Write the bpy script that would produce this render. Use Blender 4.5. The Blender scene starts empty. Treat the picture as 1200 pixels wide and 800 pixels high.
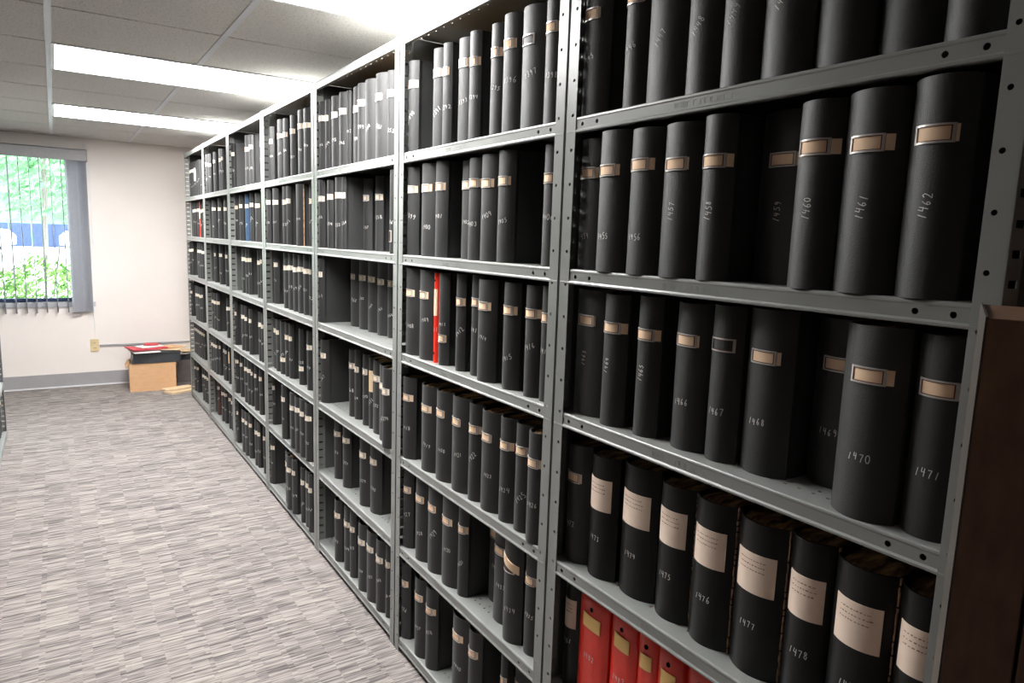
import bpy, bmesh, math, random
from mathutils import Vector, Matrix, noise
random.seed(7)
C = bpy.context.scene.collection
scene = bpy.context.scene
PI = math.pi

# ------------------------------------------------------------------ camera
cam_d = bpy.data.cameras.new('camera')
cam_d.sensor_width = 36.0
cam_d.lens = 36.0 * 815.3 / 1200.0
cam_d.clip_start = 0.05
cam_d.clip_end = 400
cam = bpy.data.objects.new('camera', cam_d)
C.objects.link(cam)
yaw, pit, rol = .5813, .1442, -.0338
F = Vector((math.sin(yaw) * math.cos(pit), math.cos(yaw) * math.cos(pit), -math.sin(pit)))
Rt = Vector((math.cos(yaw), -math.sin(yaw), 0))
Dn = F.cross(Rt)
right = math.cos(rol) * Rt + math.sin(rol) * Dn
down = -math.sin(rol) * Rt + math.cos(rol) * Dn
m = Matrix((right, -down, -F)).transposed().to_4x4()
m.translation = (0, 0, 1.5)
cam.matrix_world = m
scene.camera = cam

# ------------------------------------------------------------------ light and exposure
LAMP = 41.0          # ceiling light diffusers
SKY = 11.0            # daylight outside the window
SUN = 5.0
scene.view_settings.view_transform = 'Standard'
scene.view_settings.look = 'None'
scene.view_settings.exposure = 0.0
scene.view_settings.gamma = 1.0
scene.view_settings.use_curve_mapping = False
world = bpy.data.worlds.new('sky')
scene.world = world
world.use_nodes = True
bg = world.node_tree.nodes['Background']
bg.inputs[0].default_value = (0.80, 0.92, 1.0, 1)
bg.inputs[1].default_value = SKY
sun_d = bpy.data.lights.new('sun', 'SUN')
sun_d.energy = SUN
sun_d.angle = math.radians(3)
sun = bpy.data.objects.new('sun', sun_d)
sun.rotation_euler = (math.radians(38), 0, math.radians(60))
C.objects.link(sun)

# ------------------------------------------------------------------ materials
def lin(c):
    return tuple(((v / 255) / 12.92 if v / 255 <= .04045 else ((v / 255 + .055) / 1.055) ** 2.4) for v in c)

def new_mat(name, col, rough=.6, spec=.5, metal=0.0):
    mt = bpy.data.materials.new(name)
    mt.use_nodes = True
    nt = mt.node_tree
    b = nt.nodes['Principled BSDF']
    b.inputs['Base Color'].default_value = (*col, 1)
    b.inputs['Roughness'].default_value = rough
    b.inputs['Specular IOR Level'].default_value = spec
    b.inputs['Metallic'].default_value = metal
    return mt, nt, b

def nod(nt, t, **kw):
    n = nt.nodes.new(t)
    for k, v in kw.items():
        setattr(n, k, v)
    return n

def mat_noise(name, c1, c2, scale=20, rough=.6, spec=.5, metal=0, bump=0, bscale=None, detail=3, vec=(1, 1, 1), dist=.002):
    mt, nt, b = new_mat(name, c1, rough, spec, metal)
    tc = nod(nt, 'ShaderNodeTexCoord')
    mp = nod(nt, 'ShaderNodeMapping')
    mp.inputs['Scale'].default_value = vec
    nt.links.new(tc.outputs['Object'], mp.inputs[0])
    nz = nod(nt, 'ShaderNodeTexNoise')
    nz.inputs['Scale'].default_value = scale
    nz.inputs['Detail'].default_value = detail
    nt.links.new(mp.outputs[0], nz.inputs['Vector'])
    rp = nod(nt, 'ShaderNodeValToRGB')
    rp.color_ramp.elements[0].position = .32
    rp.color_ramp.elements[1].position = .68
    rp.color_ramp.elements[0].color = (*c1, 1)
    rp.color_ramp.elements[1].color = (*c2, 1)
    nt.links.new(nz.outputs['Fac'], rp.inputs[0])
    nt.links.new(rp.outputs[0], b.inputs['Base Color'])
    if bump:
        n2 = nod(nt, 'ShaderNodeTexNoise')
        n2.inputs['Scale'].default_value = bscale or scale
        n2.inputs['Detail'].default_value = 2
        nt.links.new(mp.outputs[0], n2.inputs['Vector'])
        bp = nod(nt, 'ShaderNodeBump')
        bp.inputs['Strength'].default_value = bump
        bp.inputs['Distance'].default_value = dist
        nt.links.new(n2.outputs['Fac'], bp.inputs['Height'])
        nt.links.new(bp.outputs[0], b.inputs['Normal'])
    return mt

M = {}
M['wall'] = mat_noise('wall_paint', lin((236, 229, 224)), lin((239, 232, 227)), 3, .85, .3, bump=.15, bscale=160)
M['steel'] = mat_noise('grey_enamel_steel', lin((134, 136, 133)), lin((142, 144, 141)), 6, .36, .6, bump=.08, bscale=300)
M['wall_dim'] = mat_noise('bounce_cutting_taupe', lin((78, 70, 66)), lin((82, 74, 70)), 3, .9, .2)  # unseen left and back walls, coloured dark to cut bounce light
M['panel'] = mat_noise('shaded_steel_panel', lin((84, 86, 84)), lin((90, 92, 90)), 5, .55, .4)  # shelf steel with the shade inside the bays put into its colour
M['cloth'] = mat_noise('black_book_cloth', lin((9, 9, 10)), lin((15, 15, 16)), 60, .58, .85, bump=.5, bscale=700, dist=.0015)
for _b in (M['cloth'].node_tree.nodes['Principled BSDF'],):
    _b.inputs['Sheen Weight'].default_value = .10
    _b.inputs['Sheen Roughness'].default_value = .45
M['vinyl'] = mat_noise('smooth_black_vinyl', lin((12, 12, 13)), lin((17, 17, 18)), 30, .42, .4, bump=.15, bscale=300)
M['bluecloth'] = mat_noise('blue_book_cloth', lin((52, 72, 98)), lin((60, 82, 110)), 60, .5, .4)
M['browncloth'] = mat_noise('brown_book_cloth', lin((72, 48, 44)), lin((84, 56, 50)), 60, .5, .4)
M['red'] = mat_noise('red_vinyl', lin((236, 50, 36)), lin((244, 62, 44)), 12, .32, .5, bump=.25, bscale=28, dist=.006)
M['pages'] = mat_noise('worn_page_tops', lin((70, 54, 40)), lin((214, 176, 128)), 26, .9, .1, bump=.8, bscale=40, vec=(1, 3, 1), dist=.006)
M['chrome'] = mat_noise('label_frame_metal', lin((206, 200, 194)), lin((226, 220, 214)), 40, .32, .8, metal=.35)
M['rim'] = mat_noise('tarnished_rim', lin((92, 44, 30)), lin((112, 58, 40)), 40, .5, .4)
M['paper'] = mat_noise('tan_label_paper', lin((250, 214, 178)), lin((255, 226, 194)), 45, .8, .2)
M['palelabel'] = mat_noise('cream_label_paper', lin((238, 224, 200)), lin((246, 234, 214)), 45, .8, .2)
M['card'] = mat_noise('pale_label_paper', lin((248, 224, 204)), lin((254, 232, 214)), 30, .85, .2)
M['ink'] = mat_noise('faded_pencil', lin((150, 120, 96)), lin((164, 132, 106)), 60, .9, .1)
M['chalk'] = mat_noise('white_marker', lin((205, 203, 198)), lin((232, 230, 226)), 300, .9, .1)
M['worn'] = mat_noise('worn_tan_edge', lin((150, 118, 95)), lin((222, 184, 154)), 90, .9, .1)
M['dark'] = mat_noise('dark_hole', lin((10, 10, 10)), lin((14, 14, 14)), 10, .9, .1)
M['white'] = mat_noise('white_enamel', lin((225, 226, 228)), lin((230, 231, 233)), 8, .5, .4)
M['greyvinyl'] = mat_noise('grey_vinyl_base', lin((158, 156, 158)), lin((164, 162, 164)), 8, .5, .4)
M['blind'] = mat_noise('grey_blind_vinyl', lin((172, 172, 174)), lin((178, 178, 180)), 40, .6, .3, bump=.1, bscale=200)
M['slat'] = mat_noise('pale_blind_slat', lin((196, 196, 200)), lin((204, 204, 208)), 40, .6, .3)
_nt = M['slat'].node_tree; _b = _nt.nodes['Principled BSDF']; _t = _nt.nodes.new('ShaderNodeBsdfTranslucent'); _t.inputs[0].default_value = (.62, .64, .70, 1)
_m = _nt.nodes.new('ShaderNodeMixShader'); _m.inputs[0].default_value = .35
_nt.links.new(_b.outputs[0], _m.inputs[1]); _nt.links.new(_t.outputs[0], _m.inputs[2]); _nt.links.new(_m.outputs[0], _nt.nodes['Material Output'].inputs[0])
M['ivory'] = mat_noise('ivory_plastic', lin((216, 196, 150)), lin((222, 203, 160)), 20, .45, .5)
M['board'] = mat_noise('corrugated_cardboard', lin((212, 168, 128)), lin((218, 176, 136)), 14, .85, .2, bump=.2, bscale=90, vec=(1, 1, 4))
M['blackplastic'] = mat_noise('charcoal_plastic', lin((58, 60, 64)), lin((66, 68, 72)), 10, .45, .4)
M['greybox'] = mat_noise('grey_file_board', lin((128, 124, 122)), lin((140, 136, 134)), 12, .8, .2)
M['sheet'] = mat_noise('white_paper', lin((232, 230, 228)), lin((240, 238, 236)), 12, .8, .2)
M['redpaper'] = mat_noise('red_folder_paper', lin((196, 66, 74)), lin((206, 78, 86)), 16, .6, .3)
M['tan'] = mat_noise('manila_paper', lin((222, 196, 158)), lin((230, 206, 172)), 16, .8, .2)
M['yellow'] = mat_noise('yellowed_tape_label', lin((244, 198, 122)), lin((250, 208, 136)), 30, .6, .3)
M['wood'] = mat_noise('dark_brown_laminate', lin((122, 92, 74)), lin((142, 108, 88)), 60, .5, .4, bump=.12, bscale=240, vec=(1, 1, .35))
M['edge'] = mat_noise('brown_grey_edge_metal', lin((84, 78, 72)), lin((90, 84, 78)), 60, .45, .5, metal=.0)
M['asphalt'] = mat_noise('pale_concrete', lin((190, 190, 186)), lin((205, 204, 200)), 2, .9, .2)
M['grass'] = mat_noise('grass_bank', lin((84, 132, 88)), lin((116, 160, 112)), 1.2, .95, .1)
M['leaf'] = mat_noise('hedge_leaf', lin((74, 118, 54)), lin((132, 168, 88)), 9, .6, .3)
M['leaf2'] = mat_noise('tree_leaf', lin((70, 122, 78)), lin((118, 166, 112)), 3, .6, .3)
M['bark'] = mat_noise('bark', lin((96, 94, 88)), lin((120, 116, 108)), 20, .9, .1)
M['fence'] = mat_noise('blue_grey_fence', lin((58, 70, 100)), lin((66, 78, 108)), 6, .8, .2)
M['carpaint'] = mat_noise('white_car_paint', lin((222, 224, 228)), lin((228, 230, 233)), 2, .25, .6)
M['carpaint2'] = mat_noise('dark_blue_car_paint', lin((40, 56, 92)), lin((44, 60, 96)), 2, .25, .6)
M['tyre'] = mat_noise('tyre_rubber', lin((26, 26, 28)), lin((34, 34, 36)), 20, .8, .2)
M['carglass'] = mat_noise('car_window_glass', lin((44, 56, 70)), lin((50, 62, 76)), 2, .08, .7)
M['grid'] = mat_noise('ceiling_tee', lin((196, 198, 202)), lin((202, 204, 208)), 6, .5, .4)

def emis(name, col, s):
    mt = bpy.data.materials.new(name); mt.use_nodes = True
    nt = mt.node_tree; nt.nodes.clear()
    e = nt.nodes.new('ShaderNodeEmission'); o = nt.nodes.new('ShaderNodeOutputMaterial')
    e.inputs[0].default_value = (*col, 1); e.inputs[1].default_value = s
    nt.links.new(e.outputs[0], o.inputs[0]); return mt
M['lamp'] = emis('lit_diffuser', (1.0, .99, .975), LAMP)

def glass_mat():
    mt = bpy.data.materials.new('window_glass'); mt.use_nodes = True
    nt = mt.node_tree; nt.nodes.clear()
    o = nod(nt, 'ShaderNodeOutputMaterial'); t = nod(nt, 'ShaderNodeBsdfTransparent'); g = nod(nt, 'ShaderNodeBsdfGlossy')
    g.inputs['Roughness'].default_value = .02
    fr = nod(nt, 'ShaderNodeFresnel'); fr.inputs[0].default_value = 1.45
    mx = nod(nt, 'ShaderNodeMixShader')
    nt.links.new(fr.outputs[0], mx.inputs[0]); nt.links.new(t.outputs[0], mx.inputs[1]); nt.links.new(g.outputs[0], mx.inputs[2])
    nt.links.new(mx.outputs[0], o.inputs[0]); return mt
M['glass'] = glass_mat()

def math_n(nt, op, a, b=None, c=None):
    n = nod(nt, 'ShaderNodeMath', operation=op)
    for i, v in enumerate((a, b, c)):
        if v is None: continue
        if isinstance(v, (int, float)): n.inputs[i].default_value = v
        else: nt.links.new(v, n.inputs[i])
    return n.outputs[0]

def carpet_mat():
    mt, nt, b = new_mat('striped_carpet', (.4, .38, .36), .95, .1)
    tc = nod(nt, 'ShaderNodeTexCoord'); sx = nod(nt, 'ShaderNodeSeparateXYZ')
    nt.links.new(tc.outputs['Object'], sx.inputs[0])
    X, Y = sx.outputs[0], sx.outputs[1]
    def streak(width, ysc, xsc, seed, det, thr0, thr1):
        col = math_n(nt, 'FLOOR', math_n(nt, 'DIVIDE', math_n(nt, 'ADD', X, seed * .37), width))
        cb = nod(nt, 'ShaderNodeCombineXYZ')
        nt.links.new(math_n(nt, 'ADD', math_n(nt, 'MULTIPLY', X, xsc), math_n(nt, 'MULTIPLY', col, 7.31)), cb.inputs[0])
        nt.links.new(math_n(nt, 'MULTIPLY', Y, ysc), cb.inputs[1])
        nt.links.new(math_n(nt, 'MULTIPLY', col, 3.7 + seed), cb.inputs[2])
        nz = nod(nt, 'ShaderNodeTexNoise'); nz.inputs['Scale'].default_value = 1; nz.inputs['Detail'].default_value = det
        nz.inputs['Roughness'].default_value = .65
        nt.links.new(cb.outputs[0], nz.inputs['Vector'])
        mr = nod(nt, 'ShaderNodeMapRange'); mr.inputs[1].default_value = thr0; mr.inputs[2].default_value = thr1
        nt.links.new(nz.outputs['Fac'], mr.inputs[0]); return mr.outputs[0]
    s1 = streak(.125, 78, 4.0, 1, 3, .34, .66)
    s2 = streak(.071, 150, 6.0, 2, 2, .36, .64)
    s3 = streak(.25, 16, 2.0, 5, 1, .35, .65)
    rp = nod(nt, 'ShaderNodeValToRGB')
    el = rp.color_ramp.elements
    el[0].position = 0; el[0].color = (*lin((70, 65, 66)), 1)
    el[1].position = 1; el[1].color = (*lin((182, 174, 166)), 1)
    for p, c in ((.32, (112, 106, 106)), (.5, (140, 133, 130)), (.68, (160, 153, 148))):
        e = el.new(p); e.color = (*lin(c), 1)
    v = math_n(nt, 'ADD', math_n(nt, 'MULTIPLY', s1, .48), math_n(nt, 'MULTIPLY', s2, .44))
    v = math_n(nt, 'ADD', v, math_n(nt, 'MULTIPLY', s3, .08))
    nt.links.new(v, rp.inputs[0]); nt.links.new(rp.outputs[0], b.inputs['Base Color'])
    nz = nod(nt, 'ShaderNodeTexNoise'); nz.inputs['Scale'].default_value = 500
    nt.links.new(tc.outputs['Object'], nz.inputs['Vector'])
    bp = nod(nt, 'ShaderNodeBump'); bp.inputs['Strength'].default_value = .5; bp.inputs['Distance'].default_value = .003
    nt.links.new(math_n(nt, 'ADD', nz.outputs['Fac'], v), bp.inputs['Height']); nt.links.new(bp.outputs[0], b.inputs['Normal'])
    return mt
M['carpet'] = carpet_mat()

def tile_mat():
    # mineral-fibre tiles with small dark pits
    mt, nt, b = new_mat('ceiling_tile', lin((196, 190, 184)), .95, .1)
    tc = nod(nt, 'ShaderNodeTexCoord')
    nz = nod(nt, 'ShaderNodeTexNoise'); nz.inputs['Scale'].default_value = 140; nz.inputs['Detail'].default_value = 3
    nt.links.new(tc.outputs['Object'], nz.inputs['Vector'])
    rp = nod(nt, 'ShaderNodeValToRGB')
    rp.color_ramp.elements[0].position = .34; rp.color_ramp.elements[0].color = (*lin((172, 168, 164)), 1)
    rp.color_ramp.elements[1].position = .46; rp.color_ramp.elements[1].color = (*lin((206, 203, 199)), 1)
    nt.links.new(nz.outputs['Fac'], rp.inputs[0]); nt.links.new(rp.outputs[0], b.inputs['Base Color'])
    bp = nod(nt, 'ShaderNodeBump'); bp.inputs['Strength'].default_value = .4; bp.inputs['Distance'].default_value = .002
    nt.links.new(nz.outputs['Fac'], bp.inputs['Height']); nt.links.new(bp.outputs[0], b.inputs['Normal'])
    return mt
M['tile'] = tile_mat()

# ------------------------------------------------------------------ helpers
def obj(name, bm, mats, parent=None, smooth=None, loc=(0, 0, 0), rot=(0, 0, 0)):
    me = bpy.data.meshes.new(name)
    bm.normal_update(); bm.to_mesh(me); bm.free()
    for mm in (mats if isinstance(mats, (list, tuple)) else [mats]): me.materials.append(mm)
    if smooth is not None:
        me.polygons.foreach_set('use_smooth', [True] * len(me.polygons))
        me.set_sharp_from_angle(angle=math.radians(smooth))
    o = bpy.data.objects.new(name, me); C.objects.link(o)
    o.location = loc; o.rotation_euler = rot
    if parent: o.parent = parent
    return o

def thing(name, label, cat, loc=(0, 0, 0), rot=(0, 0, 0), group=None):
    o = bpy.data.objects.new(name, None); C.objects.link(o)
    o.empty_display_size = .05
    o.location = loc; o.rotation_euler = rot
    o['label'] = label; o['category'] = cat
    if group: o['group'] = group
    return o

def tag(o, label, cat, group=None, kind=None):
    o['label'] = label; o['category'] = cat
    if group: o['group'] = group
    if kind: o['kind'] = kind
    return o

def struct(name, bm, mt, parent=None, label=None, **kw):
    o = obj(name, bm, mt, parent, **kw)
    if parent is None:
        o['kind'] = 'structure'
        if label: o['label'] = label; o['category'] = name.split('_')[0]
    return o

def box(bm, x0, x1, y0, y1, z0, z1, mi=0, bevel=0):
    r = bmesh.ops.create_cube(bm, size=1)
    vs = r['verts']
    for v in vs:
        v.co = Vector(((x0 + x1) / 2 + v.co.x * (x1 - x0), (y0 + y1) / 2 + v.co.y * (y1 - y0), (z0 + z1) / 2 + v.co.z * (z1 - z0)))
    fs = {f for v in vs for f in v.link_faces}
    for f in fs: f.material_index = mi
    if bevel:
        es = list({e for v in vs for e in v.link_edges})
        r = bmesh.ops.bevel(bm, geom=es, offset=bevel, segments=2, affect='EDGES', profile=.6)
        for f in r['faces']: f.material_index = mi
    return vs

def extrude_poly(bm, pts, z0, z1, mi=0, axis='z'):
    def P(a, b, c):
        return {'z': (a, b, c), 'y': (a, c, b), 'x': (c, a, b)}[axis]
    lo = [bm.verts.new(P(a, b, z0)) for a, b in pts]; hi = [bm.verts.new(P(a, b, z1)) for a, b in pts]
    n = len(pts); fs = []
    for i in range(n):
        fs.append(bm.faces.new((lo[i], lo[(i + 1) % n], hi[(i + 1) % n], hi[i])))
    fs.append(bm.faces.new(lo[::-1])); fs.append(bm.faces.new(hi))
    for f in fs: f.material_index = mi
    bmesh.ops.recalc_face_normals(bm, faces=fs)
    return fs

def tube(bm, pts, r, seg=8, mi=0):
    rings = []
    for i, p in enumerate(pts):
        p = Vector(p)
        d = (Vector(pts[min(i + 1, len(pts) - 1)]) - Vector(pts[max(i - 1, 0)])).normalized()
        a = d.orthogonal().normalized(); b = d.cross(a)
        rings.append([bm.verts.new(p + r * (math.cos(t) * a + math.sin(t) * b)) for t in [2 * PI * k / seg for k in range(seg)]])
    for i in range(len(rings) - 1):
        A_, B_ = rings[i], rings[i + 1]
        # align rings
        best = min(range(seg), key=lambda s: (A_[0].co - B_[s].co).length)
        B_ = B_[best:] + B_[:best]; rings[i + 1] = B_
        for k in range(seg):
            bm.faces.new((A_[k], A_[(k + 1) % seg], B_[(k + 1) % seg], B_[k])).material_index = mi
    bm.faces.new(rings[0][::-1]).material_index = mi; bm.faces.new(rings[-1]).material_index = mi

def holed_cell(bm, P, a0, a1, b0, b1, hole):
    """a flat cell [a0,a1]x[b0,b1] with an 8-point hole; P maps (a,b) to a point"""
    outer = [(a0, b0), ((a0 + a1) / 2, b0), (a1, b0), (a1, (b0 + b1) / 2), (a1, b1), ((a0 + a1) / 2, b1), (a0, b1), (a0, (b0 + b1) / 2)]
    vo = [bm.verts.new(P(*p)) for p in outer]; vi = [bm.verts.new(P(*p)) for p in hole]
    for i in range(8):
        j = (i + 1) % 8
        bm.faces.new((vo[i], vo[j], vi[j], vi[i]))

def round_hole(a, b, r):
    return [(a + r * math.cos(t), b + r * math.sin(t)) for t in [math.radians(225 + 45 * k) for k in range(8)]]

def rect_hole(a, b, ra, rb):
    return [(a - ra, b - rb), (a, b - rb), (a + ra, b - rb), (a + ra, b), (a + ra, b + rb), (a, b + rb), (a - ra, b + rb), (a - ra, b)]

def quad(bm, P, a0, a1, b0, b1):
    bm.faces.new([bm.verts.new(P(*p)) for p in ((a0, b0), (a1, b0), (a1, b1), (a0, b1))])

def thicken(bm, groups):
    """weld each flat group of faces and give it thickness along its own vector; closed shells come out"""
    for fs, vec in groups:
        r = bmesh.ops.extrude_face_region(bm, geom=fs, use_keep_orig=True)
        bmesh.ops.translate(bm, vec=vec, verts=[g for g in r['geom'] if isinstance(g, bmesh.types.BMVert)])
    bmesh.ops.recalc_face_normals(bm, faces=bm.faces)

def finish_sheet(bm, th):
    """weld, orient and give a sheet mesh a real thickness"""
    bmesh.ops.remove_doubles(bm, verts=bm.verts, dist=1e-5)
    bmesh.ops.recalc_face_normals(bm, faces=bm.faces)
    bmesh.ops.solidify(bm, geom=bm.faces[:] , thickness=th)

# ------------------------------------------------------------------ the room
A = .982; Y0 = 6.7858; W = .9146
YW = 7.608; CZ = 2.287; XR = 1.40; XL = -2.3; YB = -2.2
bm = bmesh.new(); box(bm, XL, XR, YB, YW, -.06, 0); struct('floor', bm, M['carpet'], label='beige and grey striped carpet floor')
# far wall with the window opening
WX0, WX1, WZ0, WZ1 = -1.35, .275, .80, 2.12
bm = bmesh.new()
for a, b_, c, d in ((XL, WX0, 0, CZ), (WX1, XR, 0, CZ), (WX0, WX1, 0, WZ0), (WX0, WX1, WZ1, CZ)):
    box(bm, a, b_, YW, YW + .16, c, d + .12 if d == CZ else d)
struct('wall_far', bm, M['wall'])
bm = bmesh.new(); box(bm, XR, XR + .1, YB, YW + .16, 0, CZ + .12); struct('wall_right', bm, M['wall'])
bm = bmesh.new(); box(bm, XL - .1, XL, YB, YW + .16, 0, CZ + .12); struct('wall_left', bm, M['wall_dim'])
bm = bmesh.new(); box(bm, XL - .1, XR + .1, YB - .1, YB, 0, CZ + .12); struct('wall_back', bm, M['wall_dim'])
# ceiling tiles (0.605 m squares set slightly above a tee grid)
TS = .605
lights = [(.035, 1.245, 1.965, 2.565), (.035, 1.245, 3.785, 4.375), (.035, 1.245, 5.615, 6.215)]
xs = [.020 + TS * k for k in range(-4, 4)]; ys = [3.175 + TS * k for k in range(-9, 8)]
bm = bmesh.new()
box(bm, XL - .1, XR + .1, YB - .1, YW + .16, CZ + .12, CZ + .18)
ceil = struct('ceiling', bm, M['tile'], label='suspended ceiling of grey speckled tiles')
bm = bmesh.new()
for i in range(-5, 4):
    x0 = max(.020 + TS * i, XL); x1 = min(.020 + TS * (i + 1), XR)
    if x1 - x0 < .02: continue
    for j in range(-9, 8):
        y0 = max(3.175 + TS * j, YB); y1 = min(3.175 + TS * (j + 1), YW)
        if y1 - y0 < .02: continue
        cx, cy = (x0 + x1) / 2, (y0 + y1) / 2
        if any(a < cx < b_ and c - .1 < cy < d + .1 and abs(cy - (c + d) / 2) < .2 for a, b_, c, d in lights): continue
        box(bm, x0 + .010, x1 - .010, y0 + .0055, y1 - .0055, CZ, CZ + .022, bevel=.002)
obj('tiles', bm, M['tile'], ceil)
bm = bmesh.new()
for x in xs:
    if XL < x < XR:
        if abs(x - .625) < .01:
            segs = [(YB, 1.965), (2.565, 3.785), (4.375, 5.615), (6.215, YW)]
        else: segs = [(YB, YW)]
        for s0, s1 in segs: box(bm, x - .012, x + .012, s0, s1, CZ - .003, CZ + .004)
for y in ys:
    if YB < y < YW: box(bm, XL, XR, y - .012, y + .012, CZ + .022, CZ + .026)
obj('ceiling_grid', bm, M['grid'], ceil)

for k, (a, b_, c, d) in enumerate(lights):
    t = thing('ceiling_light', 'bright recessed fluorescent ceiling light, ' + ('the one nearest the camera at top edge', 'middle one of the three', 'the one nearest the far wall')[k], 'ceiling light', ((a + b_) / 2, (c + d) / 2, CZ), group='recessed ceiling lights')
    hx, hy = (b_ - a) / 2, (d - c) / 2
    bm = bmesh.new()
    for s in (-1, 1):
        box(bm, s * hx - .008, s * hx + .008, -hy, hy, -.006, .05)
        box(bm, -hx, hx, s * hy - .008, s * hy + .008, -.006, .05)
    box(bm, -hx, hx, -hy, hy, .05, .06)
    obj('light_frame', bm, M['white'], t)
    bm = bmesh.new(); box(bm, -hx + .01, hx - .01, -hy + .01, hy - .01, -.004, .006)
    obj('diffuser', bm, M['lamp'], t)

# baseboard and its white lower strip
bm = bmesh.new(); box(bm, XL, XR, YW - .008, YW, .012, .131, bevel=.002); struct('baseboard_far', bm, M['greyvinyl'])
bm = bmesh.new(); box(bm, XL, XR, YW - .016, YW, 0, .014, bevel=.003); struct('trim_1', bm, M['white'])

# window
bm = bmesh.new()
for a, b_, c, d in ((WX0, WX0 + .03, WZ0, WZ1), (WX1 - .03, WX1, WZ0, WZ1), (WX0 + .03, WX1 - .03, WZ0, WZ0 + .03), (WX0 + .03, WX1 - .03, WZ1 - .03, WZ1), (-.60, -.57, WZ0 + .03, WZ1 - .03)):
    box(bm, a, b_, YW + .07, YW + .11, c, d, bevel=.003)
win = struct('window_1', bm, M['fence'], label='window with vertical blinds looking out on greenery')
bm = bmesh.new(); box(bm, WX0 + .03, -.60, YW + .085, YW + .091, WZ0 + .03, WZ1 - .03); box(bm, -.57, WX1 - .03, YW + .085, YW + .091, WZ0 + .03, WZ1 - .03)
obj('pane', bm, M['glass'], win)
bm = bmesh.new(); box(bm, WX0 - .02, WX1 + .02, YW - .02, YW + .07, WZ0 - .045, WZ0, bevel=.004)
obj('sill', bm, M['slat'], win)

# vertical blind
vb = thing('vertical_blind', 'grey vertical blind with slats turned open across the window', 'blind', (-.5, YW - .055, .70))
bm = bmesh.new(); box(bm, -1.0, .782, -.05, -.042, 1.375, 1.478, bevel=.002); box(bm, .774, .782, -.05, .05, 1.375, 1.478, bevel=.002)
box(bm, -1.0, .782, -.05, .05, 1.470, 1.478)
obj('valance', bm, M['blind'], vb)
bm = bmesh.new(); box(bm, -.99, .77, -.02, .02, 1.425, 1.465, bevel=.003); obj('headrail', bm, M['white'], vb)
def slat_mesh(wd, h, curve=.006):
    bm = bmesh.new(); n = 6
    cols = []
    for i in range(n + 1):
        u = -1 + 2 * i / n
        cols.append([bm.verts.new((u * wd / 2, curve * (1 - u * u), z)) for z in (0, h)])
    for i in range(n): bm.faces.new((cols[i][0], cols[i + 1][0], cols[i + 1][1], cols[i][1]))
    bmesh.ops.solidify(bm, geom=bm.faces[:], thickness=.0012)
    return bm
sx_list = [-.86 + .0785 * k for k in range(0, 13)]
for i, x in enumerate([v for v in (-.313 - .079 * k + .5 for k in range(9, 0, -1))] + [v + .5 for v in (-.313, -.234, -.158, -.084, -.002, .079)]):
    ang = math.atan2(x - .5, 7.55) * -1 + math.radians(90) + math.radians((3, -2, 4, 6, 2, -1)[i % 6])
    obj('slat', slat_mesh(.089, 1.37), M['slat'], vb, 40, (x, 0, .012), (0, 0, ang))
# bunched slats at the right end
for i, (x, ang) in enumerate(((.650, 8), (.662, 16), (.722, -30), (.736, -38))):
    obj('slat', slat_mesh(.089, 1.37), M['slat'], vb, 40, (x, -.014 + .010 * i, .012), (0, 0, math.radians(ang)))

# cord, cable and outlet on the far wall
bm = bmesh.new(); tube(bm, [(0, 0, 0), (.004, 0, -.35), (.008, 0, -.72)], .0022, 6); box(bm, .001, .015, -.006, .006, -.76, -.72, bevel=.002)
tag(obj('blind_cord', bm, M['white'], loc=(.292, YW - .06, 2.12 - .02)), 'thin white blind cord with small weight hanging beside the window', 'cord')
bm = bmesh.new()
pts = [(.262, YW - .008, 2.285), (.262, YW - .008, 2.18)]
tube(bm, pts, .003, 6)
tube(bm, [(.274, YW - .006, .70), (.276, YW - .006, .60), (.276, YW - .006, .47)], .003, 6)
box(bm, .268, .284, YW - .014, YW, .70, .78, bevel=.002)
tag(obj('wall_cable', bm, M['white']), 'thin white cable and clip on the far wall above the outlet', 'cable')
t = thing('wall_outlet', 'ivory power outlet on the far wall below the window corner', 'outlet', (.268, YW, .385))
bm = bmesh.new(); box(bm, -.036, .036, -.012, 0, -.058, .058, bevel=.004); obj('cover_plate', bm, M['ivory'], t)
bm = bmesh.new()
for s in (-1, 1):
    box(bm, -.017, .017, -.015, -.011, s * .024 - .015, s * .024 + .015, bevel=.003)
    for q in (-1, 1): box(bm, q * .006 - .0015, q * .006 + .0015, -.0156, -.0145, s * .024 - .005, s * .024 + .006, mi=1)
obj('sockets', bm, [M['ivory'], M['dark']], t)
bm = bmesh.new(); box(bm, .306, XR, YW - .012, YW, .372, .388, bevel=.002)
tag(obj('wire_raceway', bm, M['greyvinyl']), 'thin grey wire raceway running along the far wall from the outlet', 'raceway')

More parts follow.
